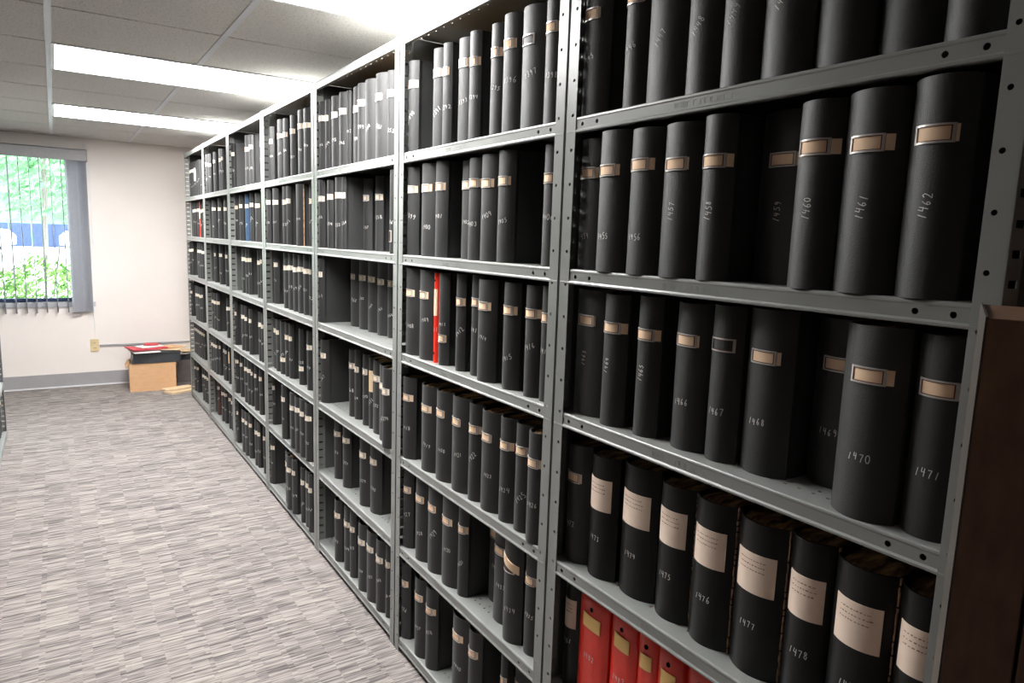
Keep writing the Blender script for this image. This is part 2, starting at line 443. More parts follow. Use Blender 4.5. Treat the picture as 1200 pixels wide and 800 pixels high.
# ------------------------------------------------------------------ shelving
ZS = [2.148, 1.774, 1.44, 1.105, .738, .405, .055]     # top edges of the shelves
DEP = .38
HP = 2.15
def post_mesh(sy, sx=1):
    """angle post: outer corner at the origin; front flange runs sy along y, side flange sx along x"""
    bm = bmesh.new()
    P = lambda a, b: (0, sy * a, b)
    quad(bm, P, 0, .034, 0, .030)
    z = .030; n = int((HP - .03) / .0747)
    for i in range(n):
        z1 = z + .0747 if i < n - 1 else HP
        if i < n - 1 or True:
            zc = z + .03
            holed_cell(bm, P, 0, .034, z, z1, round_hole(.022, zc, .0040))
        z = z1
    Q = lambda a, b: (sx * a, 0, b)
    z = .030; quad(bm, Q, 0, .042, 0, .030); n = int((HP - .03) / .0373)
    for i in range(n):
        z1 = z + .0373 if i < n - 1 else HP
        holed_cell(bm, Q, 0, .042, z, z1, rect_hole(.022, z + .0187, .0125, .0052))
        z = z1
    side = [f for f in bm.faces if all(abs(v.co.y) < 1e-6 for v in f.verts) and max(abs(v.co.x) for v in f.verts) > 1e-6]
    sset = set(side); front = [f for f in bm.faces if f not in sset]
    for fs in (front, side): bmesh.ops.remove_doubles(bm, verts=list({v for f in fs for v in f.verts}), dist=1e-5)
    thicken(bm, [(front, Vector((sx * .0016, 0, 0))), (side, Vector((0, sy * .0016, 0)))])
    me = bpy.data.meshes.new('post'); bm.normal_update(); bm.to_mesh(me); bm.free(); me.materials.append(M['steel']); return me

def shelf_mesh():
    """folded steel shelf: perforated deck, front and back lips, with bolt holes near the ends of the front lip. origin: front left top edge; runs along -y"""
    L = W - .014
    bm = bmesh.new()
    D = lambda a, b: (b, -a, 0)
    quad(bm, D, 0, L, 0, .034)
    n = 34; c = L / n
    for i in range(n):
        for r_ in range(2):
            b0 = .034 + r_ * .018
            if r_ == 1 and i % 2: quad(bm, D, i * c, (i + 1) * c, b0, b0 + .018)
            else: holed_cell(bm, D, i * c, (i + 1) * c, b0, b0 + .018, round_hole((i + .5) * c, b0 + .009, .0036))
    quad(bm, D, 0, L, .070, DEP - .012)
    deck = bm.faces[:]
    bmesh.ops.remove_doubles(bm, verts=bm.verts, dist=1e-5)
    # flat face of the front lip with bolt holes near both ends
    have = set(bm.faces)
    F_ = lambda a, b: (-.0030, -a, b)
    hs = [.052, .101]; hs = hs + [L - h for h in hs[::-1]]
    a = 0
    for h in hs:
        quad(bm, F_, a, h - .012, -.025, -.0065); holed_cell(bm, F_, h - .012, h + .012, -.025, -.0065, round_hole(h, -.0155, .0048)); a = h + .012
    quad(bm, F_, a, L, -.025, -.0065)
    face = [f for f in bm.faces if f not in have]
    bmesh.ops.remove_doubles(bm, verts=list({v for f in face for v in f.verts}), dist=1e-5)
    deck = [f for f in bm.faces if abs(f.calc_center_median().z) < 1e-6]; face = [f for f in bm.faces if abs(f.calc_center_median().z) > 1e-6]
    thicken(bm, [(deck, Vector((0, 0, .0014))), (face, Vector((.0014, 0, 0)))])
    # rounded top edge, out-turned lower rim and back lip as closed strips
    extrude_poly(bm, [(.0, .0014), (-.0018, .0008), (-.0034, -.001), (-.0040, -.004), (-.0030, -.0067), (-.0014, -.0067), (-.0014, -.003), (.0, -.0002)], -L, 0, axis='y')
    extrude_poly(bm, [(-.0030, -.0248), (-.0056, -.0280), (-.0056, -.0312), (-.0040, -.0325), (.008, -.0325), (.008, -.0311), (-.0036, -.0311), (-.0036, -.0286), (-.0016, -.0248)], -L, 0, axis='y')
    x = DEP - .012
    box(bm, x - .0014, x, -L, 0, -.03, 0)
    # embossed maker's mark: a row of small raised strokes pressed in the middle of the lip
    rr = random.Random(3)
    a = L * .36
    for k in range(16):
        wd = rr.choice([.004, .005, .006])
        if k in (5, 9): a += .007
        t_ = rr.choice([0, 1, 2])
        if t_ != 1: box(bm, -.0034, -.0026, -a - .0012, -a, -.0205, -.0105)
        box(bm, -.0034, -.0026, -a - wd, -a, -.0205 if t_ else -.0116, -.0194 if t_ else -.0105)
        if t_ == 2: box(bm, -.0034, -.0026, -a - wd, -a - wd + .0012, -.0205, -.0105)
        a += wd + .0026
    me = bpy.data.meshes.new('shelf'); bm.normal_update(); bm.to_mesh(me); bm.free(); me.materials.append(M['steel'])
    me.polygons.foreach_set('use_smooth', [True] * len(me.polygons)); me.set_sharp_from_angle(angle=math.radians(28))
    return me
PM = {(sy, sx): post_mesh(sy, sx) for sy in (1, -1) for sx in (1, -1)}
SM = shelf_mesh()
bm = bmesh.new(); box(bm, DEP - .006, DEP - .004, -W + .008, -.008, .03, HP - .004)  # dark sheet added behind the books to keep the gaps black
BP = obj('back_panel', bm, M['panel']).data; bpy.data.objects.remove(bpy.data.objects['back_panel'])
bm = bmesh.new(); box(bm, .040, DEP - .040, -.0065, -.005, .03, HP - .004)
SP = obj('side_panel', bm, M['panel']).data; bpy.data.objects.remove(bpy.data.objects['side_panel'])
def link(name, me, parent, loc):
    o = bpy.data.objects.new(name, me); C.objects.link(o); o.parent = parent; o.location = loc; return o
def shelving_unit(label, loc, rotz=0, group='grey steel shelving bays'):
    t = thing('shelving_unit', label, 'shelving unit', loc, (0, 0, rotz), group)
    link('post', PM[(-1, 1)], t, (-.0052, -.004, 0)); link('post', PM[(1, 1)], t, (-.0052, -W + .004, 0))
    link('post', PM[(-1, -1)], t, (DEP, -.004, 0)); link('post', PM[(1, -1)], t, (DEP, -W + .004, 0))
    for z in ZS: link('shelf', SM, t, (0, -.007, z - .0015))
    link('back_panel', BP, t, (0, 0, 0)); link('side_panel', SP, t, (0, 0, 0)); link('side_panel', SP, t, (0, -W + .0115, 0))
    return t
BAY = ['', 'bay nearest the window', 'second bay from the window', 'third bay from the window', 'middle bay of the row', 'third bay from the right', 'second bay from the right', 'nearest bay at far right']
for b in range(1, 8):
    shelving_unit('tall grey steel shelving unit full of black books, ' + BAY[b], (A, Y0 - (b - 1) * W, 0))
shelving_unit('grey shelving unit cut off at the left edge of the photo', (-.355, 5.92 - W, 0), PI)

# ------------------------------------------------------------------ books
DIG = {
 '0': [[(.5, 1), (.15, .8), (.05, .4), (.3, 0), (.7, .05), (.9, .5), (.75, .9), (.5, 1)]],
 '1': [[(.65, 1), (.45, .5), (.3, 0)]],
 '2': [[(.1, .8), (.45, 1), (.8, .8), (.6, .45), (.1, .02), (.9, .08)]],
 '3': [[(.15, .9), (.6, 1), (.8, .75), (.45, .52), (.85, .3), (.5, 0), (.1, .1)]],
 '4': [[(.25, 1), (.1, .5), (.85, .52)], [(.75, .95), (.6, 0)]],
 '5': [[(.9, 1), (.35, .97), (.25, .6), (.7, .6), (.85, .25), (.45, 0), (.1, .1)]],
 '6': [[(.7, 1), (.3, .65), (.12, .25), (.4, 0), (.75, .2), (.6, .45), (.2, .35)]],
 '7': [[(.1, .95), (.9, 1), (.55, .45), (.4, 0)]],
 '8': [[(.75, .85), (.4, 1), (.2, .75), (.75, .35), (.6, 0), (.2, .12), (.25, .4), (.8, .8)]],
 '9': [[(.8, .8), (.45, 1), (.2, .75), (.45, .52), (.8, .75), (.75, .3), (.55, 0)]]}

def E_(w): return min(.31 * w, .025)
def surf(w, e, y): return -e * (1 - min(abs(2 * y / w), 1) ** 2.2)

def arc_patch(bm, w, e, ya, yb, z0, z1, off, th=.0006, mi=0, n=8, slope=0):
    """curved strip lying on the spine between ya and yb"""
    fr = []; bk = []
    for i in range(n + 1):
        y = ya + (yb - ya) * i / n
        x = surf(w, e, y) - off
        dz = slope * (y - ya)
        fr.append([bm.verts.new((x - th, y, z + dz)) for z in (z0, z1)])
        bk.append([bm.verts.new((x, y, z + dz)) for z in (z0, z1)])
    fs = []
    for i in range(n):
        fs.append(bm.faces.new((fr[i][0], fr[i + 1][0], fr[i + 1][1], fr[i][1])))
        fs.append(bm.faces.new((bk[i][1], bk[i + 1][1], bk[i + 1][0], bk[i][0])))
        fs.append(bm.faces.new((fr[i][1], fr[i + 1][1], bk[i + 1][1], bk[i][1])))
        fs.append(bm.faces.new((bk[i][0], bk[i + 1][0], fr[i + 1][0], fr[i][0])))
    for r_ in (0, n): fs.append(bm.faces.new((fr[r_][0], fr[r_][1], bk[r_][1], bk[r_][0])))
    for f in fs: f.material_index = mi
    bmesh.ops.recalc_face_normals(bm, faces=fs)

def strokes(bm, w, e, text, cy, cz, h, ang, off=.0007, lw=.0011, mi=0, rr=random):
    ca, sa = math.cos(ang), math.sin(ang)
    adv = h * .72; n = len(text)
    for k, ch in enumerate(text):
        ox = (k - n / 2) * adv; jy = rr.uniform(-.1, .1) * h; sc = rr.uniform(.85, 1.12)
        for line in DIG[ch]:
            pts = []
            for (u, v) in line:
                p = ox + u * h * .55 * sc; q = (v - .5) * h * sc + jy
                P = p * ca - q * sa; Q = p * sa + q * ca      # P to the reader's right, Q up
                pts.append((cy - P, cz + Q))
            for (a, b_) in zip(pts[:-1], pts[1:]):
                d = Vector((b_[0] - a[0], b_[1] - a[1]))
                if d.length < 1e-6: continue
                nn = Vector((-d.y, d.x)).normalized() * lw / 2
                vs = []
                for (y, z), s in ((a, 1), (b_, 1), (b_, -1), (a, -1)):
                    yy = y + s * nn.x; zz = z + s * nn.y
                    yy = max(min(yy, w * .48), -w * .48)
                    vs.append(bm.verts.new((surf(w, e, yy) - off, yy, zz)))
                bm.faces.new(vs).material_index = mi

def cover_mesh(w, h, L, e, mt, worn=False):
    bm = bmesh.new()
    out = [(L, -w / 2), (.016, -w / 2), (.012, -w / 2 + .0016), (.008, -w / 2 + .0016), (.004, -w / 2)]
    n = 14
    out += [(surf(w, e, -w / 2 + w * i / n), -w / 2 + w * i / n) for i in range(n + 1)]
    out += [(.004, w / 2), (.008, w / 2 - .0016), (.012, w / 2 - .0016), (.016, w / 2), (L, w / 2)]
    inn = []
    for i, (x, y) in enumerate(out):
        if 5 <= i < 5 + n + 1: inn.append((x + .0032, y * (1 - .006 / w)))
        else: inn.append((x, y - math.copysign(.003, y)))
    R = []
    for pts in (out, inn):
        R.append([[bm.verts.new((x, y, z)) for z in (0, h)] for x, y in pts])
    O_, I_ = R; k = len(out)
    for i in range(k - 1):
        bm.faces.new((O_[i][0], O_[i + 1][0], O_[i + 1][1], O_[i][1]))
        bm.faces.new((I_[i][1], I_[i + 1][1], I_[i + 1][0], I_[i][0]))
        bm.faces.new((O_[i][1], O_[i + 1][1], I_[i + 1][1], I_[i][1]))
        bm.faces.new((I_[i][0], I_[i + 1][0], O_[i + 1][0], O_[i][0]))
    for i in (0, k - 1): bm.faces.new((O_[i][0], O_[i][1], I_[i][1], I_[i][0]))
    bmesh.ops.recalc_face_normals(bm, faces=bm.faces)
    return bm

def pages_mesh(w, h, L, wavy, rr):
    bm = bmesh.new()
    x0, x1, y0, y1 = .004, L - .008, -w / 2 + .0034, w / 2 - .0034
    nx, ny = (14, 7) if wavy else (4, 2)
    zt = h - (.0065 if wavy else .006)
    sd = rr.uniform(0, 90)
    top = []
    for i in range(nx + 1):
        row = []
        for j in range(ny + 1):
            x = x0 + (x1 - x0) * i / nx; y = y0 + (y1 - y0) * j / ny
            dz = 0
            if wavy:
                dz = .006 * noise.noise(Vector((x * 26, y * 60, sd))) + .003 * noise.noise(Vector((x * 60, y * 160, sd + 5)))
                if i == 0: dz -= .004
            row.append(bm.verts.new((x, y, zt + dz)))
        top.append(row)
    for i in range(nx):
        for j in range(ny): bm.faces.new((top[i][j], top[i + 1][j], top[i + 1][j + 1], top[i][j + 1]))
    edge = [top[i][0] for i in range(nx + 1)] + [top[nx][j] for j in range(1, ny + 1)] + [top[i][ny] for i in range(nx - 1, -1, -1)] + [top[0][j] for j in range(ny - 1, 0, -1)]
    lo = [bm.verts.new((v.co.x, v.co.y, .004)) for v in edge]
    for i in range(len(edge)):
        j = (i + 1) % len(edge); bm.faces.new((edge[i], lo[i], lo[j], edge[j]))
    bm.faces.new(lo)
    bmesh.ops.recalc_face_normals(bm, faces=bm.faces)
    return bm

def make_book(t, w, ty, h, L, num, row, bay, rr):
    e = E_(w)
    near = bay >= 5
    big = 'p' in ty
    mt = M['vinyl'] if big else M['cloth']
    if ty == 'R': mt = M['red']
    if ty == 'B': mt = M['bluecloth']
    if ty == 'br': mt = M['browncloth']
    obj('cover', cover_mesh(w, h, L, e, mt), mt, t, 35)
    obj('page_block', pages_mesh(w, h, L, row >= 4 and near, rr), M['pages'], t)
    fh = .025; fw = min(.052, w * .74); fz = .215 + rr.uniform(-.006, .006)
    c0 = rr.uniform(-.002, .004)
    if ty == 'R':
        bm = bmesh.new(); arc_patch(bm, w, e, -w * .36, w * .36, .15, .235, .0002); obj('paper_label', bm, M['paper'], t, 40)
        bm = bmesh.new()
        for z in (.03, .262): arc_patch(bm, w, e, -.003, .003, z - .003, z + .003, .0002)
        obj('finger_hole', bm, M['dark'], t)
    elif ty in ('w', 'y'):
        bm = bmesh.new(); arc_patch(bm, w, e, -w * .36, w * .1, .13 if ty == 'w' else .15, .235, .0002); obj('paper_label', bm, M['sheet'] if ty == 'w' else M['tan'], t, 40)
    elif big:
        lw = w * .74; z0 = .158 + rr.uniform(-.004, .004); zt = z0 + .074
        bm = bmesh.new(); arc_patch(bm, w, e, -lw / 2, lw / 2, z0, zt, .0002)
        lab = obj('paper_label', bm, M['card'], t, 40)
        bm = bmesh.new()
        for k in range(3):
            zz = zt - .014 - k * .009; yy = lw * .36
            while yy > -lw * .3:
                l_ = rr.uniform(.002, .005); arc_patch(bm, w, e, yy - l_, yy, zz, zz + rr.uniform(.0008, .002), .0009, .0002, n=1); yy -= l_ + rr.uniform(.001, .003)
        obj('faded_writing', bm, M['ink'], lab)
        if 't' in ty:
            bm = bmesh.new(); pts = 26; yb = -w / 2 + .0018
            for k in range(pts):
                z0_ = h * k / pts; dx = rr.uniform(0, .0016)
                box(bm, -.0012 - dx, .003, yb - .0024, yb - .0004 + dx * .3, z0_, z0_ + h / pts * rr.choice([1, 1, .7]))
            obj('worn_edge', bm, M['worn'], t)
    elif 'n' not in ty:
        if 'l' in ty: fz = .075 + rr.uniform(0, .01)
        if ty == 'lf': fz = .06; fh = .04; fw = w * .5
        ya, yb = c0 - fw / 2, c0 + fw / 2
        bm = bmesh.new(); b_ = .0026
        arc_patch(bm, w, e, ya, yb, fz + fh / 2 - b_, fz + fh / 2, .0010, .0014)
        arc_patch(bm, w, e, ya, yb, fz - fh / 2, fz - fh / 2 + b_, .0010, .0014)
        arc_patch(bm, w, e, ya, ya + b_ * 1.3, fz - fh / 2, fz + fh / 2, .0010, .0014, n=1)
        arc_patch(bm, w, e, yb - b_ * 1.3, yb, fz - fh / 2, fz + fh / 2, .0010, .0014, n=1)
        if near:
            c_ = b_ + .0011
            arc_patch(bm, w, e, ya + b_, yb - b_, fz + fh / 2 - c_, fz + fh / 2 - b_, .0009, .0010, mi=1)
            arc_patch(bm, w, e, ya + b_, yb - b_, fz - fh / 2 + b_, fz - fh / 2 + c_, .0009, .0010, mi=1)
            arc_patch(bm, w, e, ya + b_ * 1.3, ya + b_ * 1.3 + .0016, fz - fh / 2 + b_, fz + fh / 2 - b_, .0009, .0010, mi=1, n=1)
            arc_patch(bm, w, e, yb - b_ * 1.3 - .0011, yb - b_ * 1.3, fz - fh / 2 + b_, fz + fh / 2 - b_, .0009, .0010, mi=1, n=1)
        fr = obj('label_frame', bm, [M['chrome'], M['rim']], t, 40)
        if ty not in ('x', 'e', 'lf'):
            tab = rr.choice([.006, .008, .010, .003]) if w > .05 else .003
            bm = bmesh.new(); sl = rr.choice([0, 0, .03, -.04]) if ty != 't' else .45
            arc_patch(bm, w, e, max(ya - tab, -w * .48), yb - .003, fz - fh / 2 + .0012, fz + fh / 2 - .0012, .0003, .0005 if ty != 't' else .003, slope=sl)
            pl = obj('paper_label', bm, M['paper'] if bay >= 6 else M['palelabel'], fr, 40)
    # ink band embossed under the label frame
    if num:
        if bay == 7:
            ang = {1: 55, 2: 84, 3: 0, 4: 0}.get(row, 0)
            if row == 2 and num <= 1456: ang = 5
            if row == 3 and num <= 1465: ang = 84
            if row == 1 and num <= 1446: ang = 25
            hh = .0125; cz = {1: .12, 2: .125, 3: .095, 4: .095}.get(row, .12)
            if row == 2 and num <= 1456: cz = .075
            if row == 3 and num in (1463, 1464, 1465): cz = .135
        else:
            ang = rr.choice([0, 0, 10, 20, -15, 45]); hh = rr.uniform(.0105, .014); cz = rr.uniform(.085, .135)
        bm = bmesh.new(); strokes(bm, w, e, str(num), rr.uniform(-.003, .003) - (0 if bay == 7 else w * .14), cz, hh, math.radians(ang), lw=.0012 if bay == 7 else .0013, rr=rr)
        obj('handwritten_number', bm, M['chalk'], t)
    if ty in ('tn', 'wn'):
        bm = bmesh.new(); yb = -w / 2 + .002 if ty == 'tn' else w / 2 - .006
        x_ = surf(w, e, yb) - .0012
        for k in range(24):
            box(bm, x_, x_ + .003, yb - .002, yb + .002 + rr.uniform(0, .002), h * k / 24, h * (k + 1) / 24)
        obj('worn_edge', bm, M['worn'] if ty == 'tn' else M['sheet'], t)

def make_red_binder(t, w, h, L, num, rr):
    """red vinyl covered binder: soft rounded body, top folded over"""
    bm = bmesh.new(); e = .010; sd = rr.uniform(0, 50)
    zs = [0, .01, .05, .09, .13, .17, .2, .225, .245, h - .012, h - .006, h - .002, h]
    ins = [.0, 0, 0, 0, 0, 0, 0, 0, 0, .0008, .003, .007, .013]
    loops = []
    nf, ns = 12, 6
    for z, s in zip(zs, ins):
        ring = []
        for i in range(nf + 1):
            u = -1 + 2 * i / nf
            x = -e * (1 - abs(u) ** 3.2) + s * 1.3; y = u * (w / 2 - s)
            x += .0022 * noise.noise(Vector((y * 55 + sd, z * 22, sd))) * (1 if abs(u) < .95 else 0)
            ring.append((x, y, z))
        for i in range(1, ns): ring.append((L * i / ns, w / 2 - s * .7 - .0015 * abs(noise.noise(Vector((i, z * 20, sd)))), z))
        for i in range(5): ring.append((L - s * .5, (w / 2 - s) * (1 - 2 * i / 4), z))
        for i in range(ns - 1, 0, -1): ring.append((L * i / ns, -w / 2 + s * .7 + .0015 * abs(noise.noise(Vector((i, z * 20, sd + 9)))), z))
        loops.append([bm.verts.new(p) for p in ring])
    k = len(loops[0])
    for a, b_ in zip(loops[:-1], loops[1:]):
        for i in range(k): bm.faces.new((a[i], a[(i + 1) % k], b_[(i + 1) % k], b_[i]))
    bm.faces.new(loops[0][::-1]); bm.faces.new(loops[-1])
    bmesh.ops.recalc_face_normals(bm, faces=bm.faces)
    obj('cover', bm, M['red'], t, 60)
    bm = bmesh.new(); bmesh.ops.create_cone(bm, cap_ends=True, segments=20, radius1=.0052, radius2=.0052, depth=.003)
    obj('finger_hole', bm, M['dark'], t, None, (-e - .0004, 0, .240), (0, PI / 2, 0))
    bm = bmesh.new(); arc_patch(bm, w, e, -w * .30, w * .26, .190, .224, .0030, .0008, slope=rr.uniform(-.08, .08)); obj('paper_label', bm, M['yellow'], t, 40)
    bm = bmesh.new(); strokes(bm, w, e, str(num), 0, .12, .014, 0, off=.0035, lw=.0013, rr=rr); obj('handwritten_number', bm, M['chalk'], t)

BOOKS = '''
1 1|6.7350,0.07,0.05,f;6.6509,0.085,0.05,f;6.5644,0.085,0.05,f;6.4779,0.085,0.05,w;6.3914,0.085,0.05,wn;6.308,0.0787,0.05,n;6.2495,0.0354,0.05,n
1 2|6.6000,0.085,0.05,f;6.5100,0.085,0.05,f;6.3727,0.085,0.05,f;6.3137,0.03,0.04,R;6.2639,0.0666,0.05,f;6.2053,0.0476,0.05,f
1 3|6.7213,0.085,0.03,f;6.654,0.0467,0.03,f;6.2978,0.085,0.03,f;6.215,0.0775,0.03,f;6.1461,0.0574,0.03,f
1 4|6.7372,0.0563,0.026,f;6.4329,0.085,0.026,f;6.347,0.0838,0.026,f;6.2712,0.0647,0.026,f;6.2156,0.0436,0.026,f
1 5|6.7179,0.085,0.05,f;6.6314,0.085,0.05,f;6.5449,0.085,0.05,f;6.4584,0.085,0.05,f;6.3792,0.0703,0.05,f;6.3183,0.0485,0.05,f
1 6|6.7282,0.085,0.042,f;6.6575,0.0533,0.042,f;6.3161,0.085,0.042,f;6.2356,0.073,0.042,f;6.1718,0.0515,0.042,f
2 1|5.8193,0.0838,0.03,f;5.7502,0.0515,0.03,f;5.5556,0.0514,0.03,f;5.3352,0.0577,0.03,f;5.2831,0.0435,0.03,f
2 2|5.721,0.0824,0.05,f;5.5125,0.0674,0.05,f;5.2959,0.0698,0.05,f
2 3|5.7353,0.0495,0.05,f;5.5057,0.0675,0.05,f;5.318,0.0475,0.05,f
2 4|5.8076,0.085,0.046,f;5.723,0.0812,0.046,f;5.6499,0.062,0.046,f;5.2685,0.0699,0.046,f
2 5|5.8174,0.085,0.034,f;5.7309,0.085,0.034,f;5.6444,0.085,0.034,f;5.5837,0.0335,0.034,f;5.4025,0.0454,0.034,f;5.3604,0.0357,0.034,f;5.2408,0.0349,0.034,y
2 6|5.7573,0.048,0.05,br;5.5447,0.08,0.05,f;5.4758,0.0548,0.05,f;5.3042,0.0648,0.05,f;5.2467,0.0473,0.05,f
3 1|4.9159,0.0515,0.026,f;4.4741,0.085,0.026,f;4.4001,0.0599,0.026,f;4.1784,0.032,0.026,f
3 2|4.9218,0.0485,0.042,f;4.7728,0.0625,0.042,f;4.6205,0.0529,0.042,B;4.4937,0.0513,0.042,f;4.3316,0.0704,0.042,f
3 3|4.7427,0.085,0.05,f;4.6668,0.0638,0.05,f;4.6076,0.0515,0.05,f;4.3615,0.0542,0.05,f;4.3117,0.0423,0.05,f
3 4|4.916,0.0489,0.022,f;4.6832,0.0645,0.022,f;4.6303,0.0383,0.022,f;4.493,0.052,0.022,f;4.2453,0.0531,0.022,f;4.1965,0.0415,0.022,f
3 5|4.9201,0.0524,0.022,f;4.7874,0.0446,0.022,f;4.6197,0.0737,0.022,f;4.5493,0.0641,0.022,f;4.4985,0.0344,0.022,f;4.3821,0.0509,0.022,f;4.2625,0.0495,0.022,f
3 6|4.9152,0.0411,0.018,f;4.6912,0.085,0.018,f;4.6047,0.085,0.018,f;4.5342,0.053,0.018,f;4.3722,0.056,0.018,f;4.321,0.0433,0.018,f;4.1928,0.032,0.018,f
4 1|3.9933,0.0583,0.042,f;3.7264,0.085,0.022,f;3.6559,0.053,0.022,f;3.5232,0.0581,0.022,f;3.3667,0.085,0.022,f;3.2854,0.0746,0.022,f
4 2|3.9922,0.0588,0.018,f;3.8414,0.0693,0.018,f;3.6578,0.0616,0.018,f;3.5992,0.0526,0.018,f;3.3938,0.085,0.018,tn;3.3046,0.0342,0.038,f
4 3|3.9852,0.0708,0.056,f;3.7332,0.085,0.046,f;3.6467,0.085,0.046,f;3.5602,0.085,0.046,f;3.4737,0.085,0.046,f;3.3939,0.0716,0.046,f;3.337,0.0392,0.046,f
4 4|3.9804,0.085,0.052,f;3.8939,0.085,0.042,f;3.8074,0.085,0.042,l;3.7299,0.0669,0.042,f;3.6661,0.0578,0.042,f;3.4917,0.052,0.042,l;3.3507,0.0569,0.042,f
4 5|4.0025,0.038,0.03,f;3.6991,0.0638,0.01,f;3.5158,0.085,0.01,f;3.4293,0.085,0.01,f;3.3448,0.0811,0.01,f;3.2683,0.0689,0.01,f
4 6|4.0025,0.0591,0.022,f;3.6596,0.085,0.022,f;3.5731,0.085,0.004,f;3.4986,0.0609,0.004,f;3.3647,0.0383,0.004,f;3.3016,0.085,0.022,f;3.235,0.0451,0.004,f
5 1|3.0804,0.074,0.026,f;3.0186,0.0464,0.026,f;2.8995,0.0913,0.026,f;2.817,0.0708,0.026,f;2.7641,0.032,0.026,n;2.6966,0.1,0.046,f;2.6079,0.0744,0.026,f;2.5192,0.1,0.026,wn;2.4177,0.1,0.026,f;2.3369,0.0586,0.026,f
5 2|3.0776,0.0633,0.018,f;2.9636,0.0547,0.018,f;2.8515,0.066,0.018,f;2.7989,0.0362,0.018,f;2.7433,0.072,0.101,f;2.6234,0.0612,0.101,f;2.3537,0.1,0.058,f;2.2816,0.0411,0.008,lf
5 3|3.0885,0.0554,0.018,f;2.9173,0.1,0.116,f;2.8158,0.1,0.116,f;2.7143,0.1,0.116,f;2.6128,0.1,0.116,f;2.5302,0.062,0.116,f
5 4|3.0763,0.0822,0.03,f;2.7814,0.0599,0.05,f;2.7253,0.0493,0.05,f;2.6231,0.0618,0.05,f;2.5655,0.0503,0.05,y;2.4902,0.0974,0.05,f;2.39,0.1,0.035,f;2.3024,0.0723,0.004,f
5 5|3.0529,0.1,0.1,f;2.9696,0.0636,0.05,f;2.8447,0.0777,0.05,f;2.704,0.1,0.08,f;2.6104,0.0841,0.04,f;2.5169,0.1,0.05,f
5 6|3.0665,0.1,0.103,f;2.965,0.1,0.062,f;2.8778,0.0714,0.022,f;2.7723,0.0883,0.032,f;2.699,0.0553,0.022,f;2.5755,0.091,0.022,f;2.4785,0.1,0.022,f;2.3876,0.0789,0.022,f;2.3263,0.0407,0.022,f
6 1|2.1673,0.062,0.03,f;1.9785,0.0756,0.03,f;1.9145,0.0494,0.02,f;1.8314,0.0853,0.04,f;1.7588,0.057,0.025,f;1.6483,0.0628,0.03,f;1.5735,0.0838,0.03,f;1.4806,0.0991,0.03,e;1.3967,0.0656,0.03,f
6 2|2.1666,0.0724,0.034,f;2.0474,0.0986,0.034,f;1.9618,0.0696,0.034,f;1.8361,0.0939,0.064,f;1.7531,0.0692,0.034,f;1.6735,0.087,0.034,f;1.5901,0.0769,0.034,f;1.3915,0.0596,0.034,f
6 3|2.147,0.105,0.03,f;2.0405,0.105,0.03,f;1.9715,0.03,0.025,R;1.9252,0.0597,0.03,l;1.8187,0.0517,0.03,f;1.7356,0.0632,0.04,f;1.6558,0.0934,0.025,f;1.538,0.0756,0.03,f;1.4382,0.0673,0.03,f;1.3764,0.0533,0.03,f
6 4|2.1585,0.0886,0.026,f;2.0056,0.105,0.026,f;1.8991,0.105,0.026,f;1.7926,0.105,0.026,f;1.7036,0.0701,0.026,f;1.6171,0.0998,0.026,f;1.528,0.0754,0.026,f;1.4534,0.0708,0.026,f;1.3786,0.0758,0.016,f
6 5|2.167,0.0683,0.03,f;2.0532,0.0915,0.03,f;1.9561,0.0997,0.03,f;1.8522,0.105,0.03,f;1.7698,0.0568,0.03,f;1.6874,0.105,0.108,f;1.5833,0.1003,0.06,f;1.4877,0.0879,0.03,t;1.408,0.0685,0.04,f
6 6|2.1707,0.0641,0.026,f;2.0425,0.0843,0.026,f;1.9612,0.0751,0.026,f;1.8663,0.105,0.106,f;1.7606,0.1034,0.026,f;1.6713,0.0722,0.026,f;1.5146,0.032,0.026,f;1.4635,0.0673,0.056,f
7 1|1.2434,0.0896,0.034,f;1.1181,0.0663,0.034,f;1.0313,0.1043,0.034,n;0.9349,0.0854,0.034,n;0.8483,0.0848,0.029,n;0.7559,0.0969,0.029,n;0.6588,0.0942,0.034,n;0.5631,0.0943,0.044,n;0.4764,0.0759,0.034,n
7 2|1.2412,0.094,0.042,f;1.1446,0.0961,0.017,f;1.0492,0.0918,0.017,f;0.9541,0.0954,0.017,f;0.8676,0.0746,0.017,f;0.7697,0.118,0.083,f;0.6701,0.0783,0.017,f;0.5827,0.0935,0.017,f;0.4923,0.0843,0.017,f
7 3|1.2293,0.1178,0.048,f;1.1301,0.0775,0.033,f;1.0325,0.0698,0.038,f;0.9245,0.0879,0.048,f;0.8421,0.074,0.048,x;0.7547,0.0978,0.058,f;0.6524,0.1038,0.113,f;0.5498,0.0984,0.023,f;0.4595,0.079,0.038,f
7 4|1.2455,0.0855,0.046,f;1.1534,0.0955,0.046,p;1.0475,0.1133,0.056,p;0.9403,0.0981,0.056,pt;0.8391,0.1014,0.051,pt;0.7327,0.1085,0.051,pt;0.6331,0.0877,0.051,pt;0.5374,0.1007,0.041,pt;0.4469,0.0773,0.041,pt
7 5|1.2511,0.0587,0.05,p;1.1659,0.1085,0.045,RB;1.0664,0.0876,0.05,RB;0.989,0.064,0.05,RB;0.9189,0.0734,0.045,RB;0.8393,0.0828,0.05,RB;0.7562,0.0803,0.05,RB
'''
ORD = ['leftmost', 'second', 'third', 'fourth', 'fifth', 'sixth', 'seventh', 'eighth', 'ninth', 'tenth']
SHELF = ['', 'top shelf', 'second shelf down', 'third shelf down', 'fourth shelf down', 'fifth shelf down', 'bottom shelf']
rows = {}
